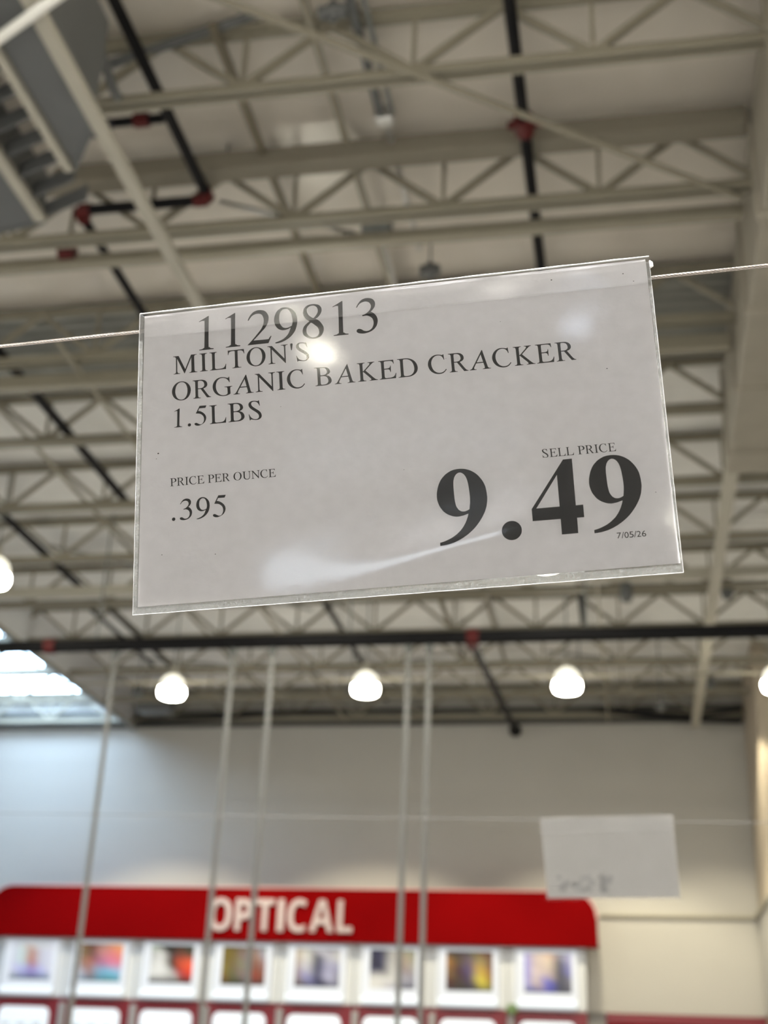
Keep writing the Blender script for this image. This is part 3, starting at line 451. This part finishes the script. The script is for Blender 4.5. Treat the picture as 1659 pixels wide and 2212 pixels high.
# grey duct unit with louvres, upper left
u = thing('air_unit', 'dark grey ceiling air unit with pale edge strips and a louvred grille, upper left', 'air unit', (-2.95, 3.2, 6.80))
def slab(poly, z0, z1):
    n = len(poly); return MB().add([(x, y, z0) for x, y in poly] + [(x, y, z1) for x, y in poly], [tuple(reversed(range(n))), tuple(range(n, 2 * n))] + [(i, (i + 1) % n, (i + 1) % n + n, i + n) for i in range(n)])
slab([(-.33, 0), (0, 0), (0, 2.42), (-.33, 2.86)], .01, .75).build('housing', DGREY, u)
slab([(-1.35, 0), (-.72, 0), (-.72, 3.32), (-1.35, 3.46)], .01, .75).build('housing', DGREY, u)
slab([(-.72, 0), (-.33, 0), (-.33, 2.86), (-.72, 3.32)], .35, .75).build('housing', DECK, u)
MB().bar((.01, -.3, 0), (.01, 6.6, 0), .085, .05).build('edge_strip', STEELL, u)
MB().bar((-.33, -.3, 0), (-.33, 2.84, 0), .055, .05).build('edge_strip', STEELL, u)
MB().bar((-.72, -.3, 0), (-.72, 3.30, 0), .075, .05).build('edge_strip', STEELL, u)
MB().bar((-.30, 2.85, .02), (.0, 2.44, .02), .03, .04).build('end_strip', DGREY, u)
MB().bar((-1.33, 3.46, .02), (-.72, 3.34, .02), .03, .04).build('end_strip', DGREY, u)
for k in range(15):
    y = .35 + k * .20
    MB().bar((-.345, y, .06), (-.70, y + .14, .06), .012, .12).build('louvre_slat', DGREY, u)
pipe('strip_rod', 'bright white rod crossing the extreme upper left corner', 'rod', [(-3.75, 5.17, 6.72), (-2.35, 4.42, 6.72)], .03, mat('bright_white_enamel', (.9, .9, .85), .3))

# ---------------------------------------------------------------- pendant lamps
def lamp_meshes():
    low = MB().lathe([(.205, -.075), (.228, -.02), (.226, .03), (.220, .06)], 22)
    low.lathe([(.001, -.085), (.11, -.088), (.19, -.082), (.205, -.075)], 22)
    top = MB().lathe([(.219, .062), (.214, .13), (.196, .19), (.155, .245), (.09, .285), (.07, .29)], 22)
    ball = MB().lathe([(.001, .29), (.08, .29), (.085, .33), (.06, .43), (.04, .46), (.001, .46)], 14)
    hook = MB().tube([(0, 0, .42), (0, 0, 1.5)], .012, 6)
    return [('lower_glass', low.mesh('lower_glass'), LOWG), ('upper_glass', top.mesh('upper_glass'), TOPG), ('ballast_housing', ball.mesh('ballast_housing'), STEELL), ('stem', hook.mesh('stem'), MGREY)]
LM = lamp_meshes()
for n, me, m in LM: me.materials.append(m)
cols = [-9.62, -6.68, -3.72, -.80, 2.08, 5.0]
spots = [(-6.68, 18.0, 'leftmost of the far row, below the thick black pipe'), (-3.72, 18.0, 'second from the left in the far row'), (-.80, 18.0, 'third from the left in the far row'),
         (2.08, 18.1, 'cut by the right edge of the picture'), (-7.29, 13.26, 'the larger one cut by the left edge of the picture')]
for x, y in ((-3.72, 13.25), (-.80, 13.25), (-2.8, 10.0)): spots.append((x, y, None))
for y in (3.75, -1.0, -5.75, -10.5):
    for x in cols:
        if y > 3 and (x > 0 and x < 3 or -4 < x < -2): continue
        spots.append((x, y, None))
spots += [(-3.62, -15.2, None), (2.0, -29.5, None), (-12.5, -15.2, None), (6.5, -15.2, None)]
for x, y, lab in spots:
    lb = 'glowing glass bell pendant lamp, ' + lab if lab else 'glowing glass bell pendant lamp hidden behind the price sign or outside the picture'
    L = thing('pendant_lamp', lb, 'lamp', (x, y, 7.0), 'pendant lamps in view' if lab else 'pendant lamps out of view')
    for n, me, m in LM:
        o = bpy.data.objects.new(n, me); COL.objects.link(o); o.parent = L
        if n != 'stem': o.scale = (.86, .86, .92)
    ld = bpy.data.lights.new('lamp_light', 'SPOT'); ld.energy = LAMP_W; ld.color = (1.0, .95, .86); ld.spot_size = math.radians(150); ld.spot_blend = .35; ld.shadow_soft_size = .18
    lo = bpy.data.objects.new('lamp_light', ld); COL.objects.link(lo); lo.parent = L; lo.location = (0, 0, -.12)
def roof_light(x, y, hw, m, label):
    s = thing('skylight', label, 'skylight', (x, y, 8.44), 'skylights behind the camera')
    MB().bevbox(-hw, hw, .05, 1.3, .02, .05, .004).build('pane', m, s)
    f = MB()
    for p0, p1, q0, q1 in ((-hw - .06, hw + .06, 0, .05), (-hw - .06, hw + .06, 1.3, 1.35), (-hw - .06, -hw, .05, 1.3), (hw, hw + .06, .05, 1.3)): f.box(p0, p1, q0, q1, -.02, .05)
    f.build('frame', STEELL, s)
for y in (-4.2, -7.5, -9.1): roof_light(-1.5, y, 4.5, FILLM, 'added wide fill-light panel %s metres behind the camera' % {-4.2: 'four', -7.5: 'seven', -9.1: 'nine'}[y])  # glowing roof panels added to brighten the price sign
roof_light(.08, -19.2, .22, SMALLSKY, 'small skylight far behind the camera')
beam('lamp_conduit', 'pale horizontal conduit linking the lamps of the far row', 'conduit', (-8.6, 18.35, 7.26), (1.9, 18.35, 7.26), .03, .035, STEEL)
for x, l in ((-8.1, 'leftmost'), (-4.4, 'second from left'), (-.7, 'third from left'), (1.3, 'rightmost')):
    t = thing('wall_wash_spotlight', 'small grey wall-wash spotlight among the joists before the far wall, ' + l, 'spotlight', (x, 20.2, 7.62), 'wall-wash spotlights')
    MB().lathe([(.001, .2), (.05, .2), (.09, .05), (.10, -.02), (.085, -.02), (.08, .04), (.001, .04)], 16).build('housing', DGREY, t)
    MB().tube([(0, 0, .2), (0, 0, .80)], .012, 6).build('stem', DGREY, t)
    ld = bpy.data.lights.new('spot_lamp', 'SPOT'); ld.energy = WASH * (.6 if x > 1 else 1); ld.color = (1.0, .90, .66); ld.spot_size = math.radians(106); ld.spot_blend = .32; ld.shadow_soft_size = .05
    lo = bpy.data.objects.new('spot_lamp', ld); COL.objects.link(lo); lo.parent = t; lo.location = (0, 0, -.03)
# hanging drops in front of the far wall
for x, l in ((-6.22, 'leftmost'), (-4.70, 'second from left, left one of a pair'), (-4.20, 'third from left, right one of a pair'), (-2.52, 'fourth from left, left one of a pair'), (-2.27, 'fifth from left, right one of a pair')):
    t = thing('drop_pole', 'thin grey drop pole before the red fascia, ' + l, 'pole', (x, 14.65, 0), 'grey drop poles')
    MB().tube([(0, 0, .02), (0, 0, 6.45)], .031, 10).build('shaft', mat('grey_pole_paint', (.23, .23, .22), .6), t)
    MB().lathe([(.001, 6.45), (.05, 6.45), (.05, 6.53), (.001, 6.53)], 12).build('clamp', MGREY, t)
    MB().lathe([(.001, 0), (.09, 0), (.09, .02), (.001, .02)], 12).build('foot', MGREY, t)

# ================================================================ optical department
h = thing('optical_header', 'long red fascia with rounded top corners and white OPTICAL letters', 'sign', (-11.25, 22.3, 3.93))
W_, H_, R_ = 10.66, .86, .42
poly = [(0, 0), (W_, 0)] + [(W_ - R_ + R_ * math.cos(a), H_ - R_ + R_ * math.sin(a)) for a in [PI / 2 * k / 8 for k in range(9)]] + [(R_ + R_ * math.cos(a), H_ - R_ + R_ * math.sin(a)) for a in [PI / 2 + PI / 2 * k / 8 for k in range(9)]]
MB().prism_xz(poly, 0, .35).build('fascia', RED, h)
edge = []
for (x, z) in poly[2:]: edge.append((x, -.005, z))
MB().tube(edge, .013, 6).build('edge_trim', mat('pink_edge_acrylic', (.62, .30, .29), .4), h)
LX = text_layout(['b' + c for c in 'OPTICAL'], .735, 4.09, 6.60)
for ch, ox in zip('OPTICAL', LX):
    mb = text_mesh('letter', [(['b' + ch], .735, ox + min(p[0] for c in GLYPHS['b' + ch][1] for p in c) * .000735, None, 0)], .04)
    o = link('letter', mb, LETTER, h); o.rotation_euler = (PI / 2, 0, 0); o.location = (0, -.042, .145)
    o['label'] = 'white raised letter ' + ch

POST_COL = [
 ['eef eee eee eee eef', 'eef dee c98 dde eef', 'eef dee c87 dde eef', 'eef ccf a9d ccf eef', '89a 678 567 678 89a'],
 ['975 643 b98 ea7 fb8', '875 754 c88 e88 f97', 'a87 b76 b79 e8a e89', 'ccd a88 8bd 8ce ace', '9ab 578 489 488 59a'],
 ['9a9 232 121 232 343', 'bbb ddd 433 743 543', 'ddd eee 432 d53 f64', 'eee eee ccc b44 e42', '222 333 322 332 222'],
 ['762 652 765 877 899', '761 763 877 976 aab', '872 764 887 854 977', '862 664 877 943 854', '332 332 333 422 333'],
 ['a98 ccc ccd 99a bbc', 'ba9 ddd 445 bbc ccc', 'a99 ccd 335 aac 99b', '988 99c 446 bbd 889', '445 445 335 445 556'],
 ['224 224 bbb 998 887', '223 335 bbb a98 998', '335 224 ccc 988 aaa', 'ddd ddd ddd aab 99a', 'eee ddd bbc 556 556'],
 ['432 322 443 643 532', 'a73 542 656 985 643', '863 422 547 ca4 743', '521 432 435 dc4 862', '111 222 222 663 342'],
 ['aae dcc ecb 99a bbe', '99e cbb dcb 556 aad', '99e dcc cbb 445 88c', 'aae cbb 66c 445 778', '778 448 44a 334 556']]
PM = bpy.data.materials.new('printed_photograph'); PM.use_nodes = True
_b = PM.node_tree.nodes['Principled BSDF']; _a = PM.node_tree.nodes.new('ShaderNodeVertexColor'); _a.layer_name = 'print'
PM.node_tree.links.new(_a.outputs['Color'], _b.inputs['Base Color']); _b.inputs['Roughness'].default_value = .4
PM.node_tree.links.new(_a.outputs['Color'], _b.inputs['Emission Color']); _b.inputs['Emission Strength'].default_value = .15
lin = lambda c: (c / 15) ** 2.2
desc = ['pale portrait on white', 'person before an orange and blue sky', 'white and orange clothing on black', 'brown and olive outdoor scene', 'pale group with a dark figure', 'two small dark and beige pictures', 'warm brown scene with a yellow spot', 'lavender-edged couple in blue']
W1 = .98
for i in range(8):
    cx = -10.36 + i * 1.277
    p = thing('illuminated_poster_box', 'white lit poster box under the red fascia showing ' + desc[i], 'lightbox', (cx, 22.4, 2.97), 'lit poster boxes in a row')
    MB().bevbox(-.63, .63, .05, .25, -.02, .955, .01).build('backing', WHITE, p)
    n = 10; poly = [(-.49, .90), (-.49, .10)] + [(-.49 + .1 * (1 - math.cos(a)) , .10 - .10 * math.sin(a)) for a in [PI / 2 * k / 4 for k in range(1, 5)]] + [(.49 - .1 * (1 - math.cos(a)), .10 - .10 * math.sin(a)) for a in [PI / 2 * k / 4 for k in (4, 3, 2, 1)]] + [(.49, .10), (.49, .90)]
    MB().prism_xz(list(reversed(poly)), -.02, .045).build('lit_face', GLOWP, p)
    MB().bevbox(-.49, .49, -.07, -.022, .02, .13, .015).build('lit_lip', GLOWB, p)
    g = [[tuple(int(q, 16) for q in c) for c in row.split()] for row in POST_COL[i]]
    if i == 0: g = g
    NX = NZ = 5; vs = []; x0, x1, z0, z1 = -.36, .40, .245, .86
    me = bpy.data.meshes.new('picture')
    for r in range(NZ):
        for c in range(NX): vs.append((x0 + (x1 - x0) * c / 4, -.024, z1 - (z1 - z0) * r / 4))
    k = len(vs); vs += [(a, -.0205, b) for a, _, b in vs]
    fs = [(r * 5 + c, (r + 1) * 5 + c, (r + 1) * 5 + c + 1, r * 5 + c + 1) for r in range(4) for c in range(4)]
    rim = [0, 1, 2, 3, 4, 9, 14, 19, 24, 23, 22, 21, 20, 15, 10, 5]
    fs += [(rim[j], rim[(j + 1) % 16], rim[(j + 1) % 16] + k, rim[j] + k) for j in range(16)]
    me.from_pydata(vs, [], fs); ca = me.color_attributes.new('print', 'FLOAT_COLOR', 'POINT')
    for r in range(NZ):
        for c in range(NX):
            col = (*[lin(q) * .6 for q in g[r][c]], 1); ca.data[r * 5 + c].color = col; ca.data[r * 5 + c + k].color = col
    link('picture', me, PM, p)
    # case below
    q = thing('lit_display_case', 'white glowing eyewear case under the ' + ['first', 'second', 'third', 'fourth', 'fifth', 'sixth', 'seventh', 'eighth'][i] + ' lit panel from the left', 'display case', (cx, 22.4, 0), 'glowing cases below the panels')
    MB().bevbox(-.63, .63, .0, .3, 0.0, 1.4, .01).build('cabinet', DRED, q)
    MB().bevbox(-.63, .63, .05, .3, 1.41, 2.93, .01).build('backing', DRED, q)
    poly = [(-.45, 1.45), (.45, 1.45), (.45, 2.68), (.42, 2.75), (.36, 2.78), (-.36, 2.78), (-.42, 2.75), (-.45, 2.68)]
    MB().prism_xz(poly, -.02, .045).build('lit_face', GLOWB, q)
    MB().bevbox(-.635, -.53, -.06, .04, 1.41, 2.86, .01).build('side_post', POST, q)
    for rr, zz in enumerate((2.50,)):
        for ci, cxx in enumerate((-.28, 0, .28)):
            gm = MB()
            for sx in (-.042, .042): gm.tube([(sx + .036 * math.cos(a), 0, .024 * math.sin(a)) for a in [2 * PI * t / 10 for t in range(11)]], .005, 5, False)
            gm.bar((-.008, 0, .01), (.008, 0, .01), .006, .006)
            gm.bar((-.078, 0, .01), (-.078, .04, .01), .005, .006); gm.bar((.078, 0, .01), (.078, .04, .01), .005, .006)
            e = gm.build('eyeglasses', FRAME); e.location = (cx + cxx, 22.33, zz)
            tag(e, 'dark eyeglass frame, ' + ('left', 'middle', 'right')[ci] + ' one on the ' + ['first', 'second', 'third', 'fourth', 'fifth', 'sixth', 'seventh', 'eighth'][i] + ' glowing case from the left', 'eyeglasses', 'eyeglass frames on the glowing cases')
o = thing('trim_finial', 'small green object on top of the seventh case post', 'ornament', (-1.98, 22.3, 2.865))
MB().bevbox(-.09, .09, -.04, .04, 0, .16, .03).build('body', mat('moss_green_plastic', (.10, .16, .06), .6), o)

# ================================================================ second price sign and its wire, farther back
def frame_matrix(cols, loc):
    m = Matrix(cols).to_4x4(); m.translation = Vector(loc); return m
M2 = frame_matrix(((0.9844, -0.0548, -0.1673), (-0.1758, -0.3582, -0.9169), (-0.0097, 0.9320, -0.3623)), (-0.0458, 2.7735, 2.066))
s2 = thing('small_price_sign', 'small blurred card in a clear sleeve on the farther thin wire, lower right', 'price sign')
s2.matrix_world = M2
PAPER2 = mat('card_paper_back', (.88, .875, .87), .85, var=.03, scale=18)
def translucent(m, amount):
    nt = m.node_tree; b = nt.nodes['Principled BSDF']; out = nt.nodes['Material Output']
    t = nt.nodes.new('ShaderNodeBsdfTranslucent'); t.inputs[0].default_value = (.8, .79, .78, 1)
    mx = nt.nodes.new('ShaderNodeMixShader'); mx.inputs[0].default_value = amount
    nt.links.new(b.outputs[0], mx.inputs[1]); nt.links.new(t.outputs[0], mx.inputs[2]); nt.links.new(mx.outputs[0], out.inputs['Surface'])
translucent(PAPER2, .35)
def grid_sheet(x0, x1, y0, y1, nx, ny, zf, thick=0):
    vs = []; fs = []
    for j in range(ny + 1):
        for i in range(nx + 1):
            x = x0 + (x1 - x0) * i / nx; y = y0 + (y1 - y0) * j / ny; vs.append((x, y, zf(x, y)))
    fs = [(j * (nx + 1) + i, j * (nx + 1) + i + 1, (j + 1) * (nx + 1) + i + 1, (j + 1) * (nx + 1) + i) for j in range(ny) for i in range(nx)]
    mb = MB().add(vs, fs, True)
    return mb
def smudge(x, y): return 0
MB().bevbox(-.136, .138, -.082, .083, -.0006, 0, .0002).build('paper_card', PAPER2, s2)
stain = MB()
for k in range(46):
    a = random.random(); x = -.11 + a * .075 if k % 3 else -.02 + random.random() * .022; y = -.068 + random.random() * .032; r = .004 + random.random() * .003
    stain.add([(x + r * math.cos(t * PI / 4), y + r * .8 * math.sin(t * PI / 4), .00015) for t in range(8)], [tuple(range(8))])
sm = stain.build('ghosted_print', mat('faint_grey_ink', (.66, .66, .665), .8), s2); sm['kind'] = 'stuff'
grid_sheet(-.14, .14, -.087, .087, 28, 18, lambda x, y: .0012 + .0012 * math.sin(x * 60) * math.exp(-((y - .07) / .02) ** 2) + .002 * math.exp(-((x - .11) / .02) ** 2 - ((y + .075) / .02) ** 2)).build('plastic_sleeve', FILM, s2)
grid_sheet(-.14, .14, .05, .087, 28, 6, lambda x, y: .003 + .0018 * math.sin(x * 45 + .5)).build('sleeve_flap', FLAP, s2)
w2 = MB().tube([(0, 0, 0), (1.6, 0, -.014), (3.2, 0, -.032)], .0008, 8).build('thin_wire', WIRE2); w2.location = (-1.9, 2.772, 2.158)
tag(w2, 'thin taut wire crossing the lower picture with the small blurred card on it', 'wire')

# ================================================================ main price sign
M1 = frame_matrix(((0.9985, -0.0526, 0.0120), (0.0055, -0.1227, -0.9924), (0.0537, 0.9911, -0.1222)), (-0.1140, 0.5933, 1.9157))
MM = .001
s1 = thing('price_sign', 'large sharp card in a clear sleeve showing item number 1129813 and price 9.49', 'price sign')
s1.matrix_world = M1
pp = [(-137.4, 84.7), (-137.8, -82.2), (139.0, -81.4), (138.9, -65), (138.55, 10), (138.4, 80.9), (138.2, 85.0), (20, 85.2)]
pc = MB(); n = len(pp)
pc.add([(x * MM, y * MM, 0) for x, y in pp] + [(x * MM, y * MM, -.00025) for x, y in pp], [tuple(reversed(range(n))), tuple(range(n, 2 * n))] + [(i, (i + 1) % n, (i + 1) % n + n, i + n) for i in range(n)])
bm = bmesh.new(); me = pc.mesh('paper_card'); bm.from_mesh(me); bmesh.ops.recalc_face_normals(bm, faces=bm.faces[:]); bm.to_mesh(me); bm.free()
card = link('paper_card', me, PAPER, s1)
RUNS = [('item_number', [(list('1129813'), 30.3, -105.9, -5.7, 60.05)]),
        ('product_name', [(list("MILTON'S"), 16.3, -120.4, -43.8, 47.35), (list('ORGANIC BAKED CRACKER'), 16.3, -120.8, 97.8, 31.75), (list('1.5LBS'), 16.3, -119.4, -70.5, 16.0)]),
        ('unit_price_caption', [(list('PRICE PER OUNCE'), 6.8, -121.2, -63.2, -17.4)]),
        ('unit_price', [(list('.395'), 17.2, -119.8, -90.4, -36.7)]),
        ('sell_price_caption', [(list('SELL PRICE'), 6.8, 76.5, 113.6, -20.45)]),
        ('sell_price', [(['B9'], 57.5, 21.4, None, -61.9), (['B.'], 60, 53.35, None, -62.25), (['B4'], 57.5, 69.1, None, -61.9), (['B9'], 57.5, 98.7, None, -61.9)]),
        ('print_date', [(['s' + c for c in '7/05/26'], 4.25, 110.0, 124.2, -66.3)])]
for nm, runs in RUNS:
    me = text_mesh(nm, [(k, s * MM, a * MM, None if b is None else b * MM, c * MM) for k, s, a, b, c in runs])
    o = link(nm, me, INK, card); o.location = (0, 0, .00006)
specks = MB()
for x, y, r in ((88.5, 79, .45), (126, 78, .4), (131, 73, .3), (-128, 2, .5), (-129, -1, .25), (-96, -57, .3), (30, 40, .2), (113, 25, .35), (60, 58, .2), (131, -44, .25), (-60, 22, .2), (5, -20, .2), (-125, -55, .3)):
    specks.add([(x * MM + r * MM * math.cos(t), y * MM + r * MM * .7 * math.sin(t), 0) for t in [k * PI / 4 for k in range(8)]], [tuple(range(8))])
o = specks.build('dust_specks', INK, card); o['kind'] = 'stuff'; o.location = (0, 0, .00006)
# clear sleeve: front film with a gentle warp, scuffed borders, folded top flap over the wire
def warp(x, y):
    u, v = x / MM, y / MM
    return (.0007 + .00035 * math.sin((u + 40) / 55) * math.sin(v / 40 + 1)
            + .0009 * math.exp(-((v + 62 - .22 * (u - 35)) / 15) ** 2) * math.exp(-((u - 35) / 50) ** 2)
            )
grid_sheet(-.1379, .1386, -.0822, .0716, 70, 44, warp).build('front_film', FILM, s1)
def strip(pts, z=.0005):
    mb = MB(); n = len(pts)
    return mb.add([(x * MM, y * MM, z) for x, y in pts] + [(x * MM, y * MM, z - .0012) for x, y in pts], [tuple(reversed(range(n))), tuple(range(n, 2 * n))] + [(i, (i + 1) % n, (i + 1) % n + n, i + n) for i in range(n)])
strip([(-140, -86.3), (-140, -82.3), (140, -81.5), (140, -86.2)]).build('bottom_seam', EDGE, s1)
strip([(-140, -82.2), (-140, 86.2), (-137.7, 84.5), (-137.8, -82.1)]).build('side_margin', EDGE, s1)
strip([(139.1, -81.4), (138.45, 83), (140, 83), (140, -81.4)]).build('side_margin', EDGE, s1)
def flap(x, y):
    v = y / MM
    return .0011 + .00012 * math.sin(x / MM / 13) * math.sin(v / 6)
grid_sheet(-.1399, .1400, .0704, .0862, 60, 10, flap).build('top_flap', FLAP, s1)
for a, b, r in (((-140, 86.2), (140.2, 86.25), .45), ((-140, -86.35), (140, -86.2), .2), ((-140.1, -86.3), (-140.1, 86.1), .13), ((140.1, -86.2), (140.1, 83), .13)):
    MB().tube([(a[0] * MM + (b[0] - a[0]) * MM * t / 30, a[1] * MM + (b[1] - a[1]) * MM * t / 30 + (.00006 * math.sin(t * 2.3)), .0004) for t in range(31)], [r * MM * (1 + .25 * math.sin(t * 1.7 + r * 9)) for t in range(31)], 6).build('film_edge', CREASE if r > .4 else CREASED, s1)
tf = MB().tube([(140.2 * MM, 84.0 * MM, 0), (141.4 * MM, 82.6 * MM, 0), (141.5 * MM, 80.6 * MM, 0), (140.3 * MM, 79.6 * MM, 0)], [.0003, .0006, .0006, .0003], 8)
tf.tube([(140.4 * MM, 83.4 * MM, .0004), (140.6 * MM, 80 * MM, .0004)], .0007, 8).build('torn_corner', CREASE, s1)
# twisted wire rope carrying the sign: seven strands in one mesh
rope = MB(); NS = 6; L0, L1 = -.62, .60; pitch = .0125; steps = 900
for sdx in range(NS):
    pts = []
    for t in range(steps + 1):
        x = L0 + (L1 - L0) * t / steps; a = 2 * PI * (x / pitch + sdx / NS)
        pts.append((x, .0756 - .006 * x + .00070 * math.cos(a), -.0018 + .00070 * math.sin(a)))
    rope.tube(pts, .00037, 5)
rope.tube([(L0, .0756 - .006 * L0, -.0018), (L1, .0756 - .006 * L1, -.0018)], .0004, 6)
ro = rope.build('wire_rope', ROPE); ro.matrix_world = M1
tag(ro, 'twisted steel wire rope entering and leaving the large price sign', 'wire rope')
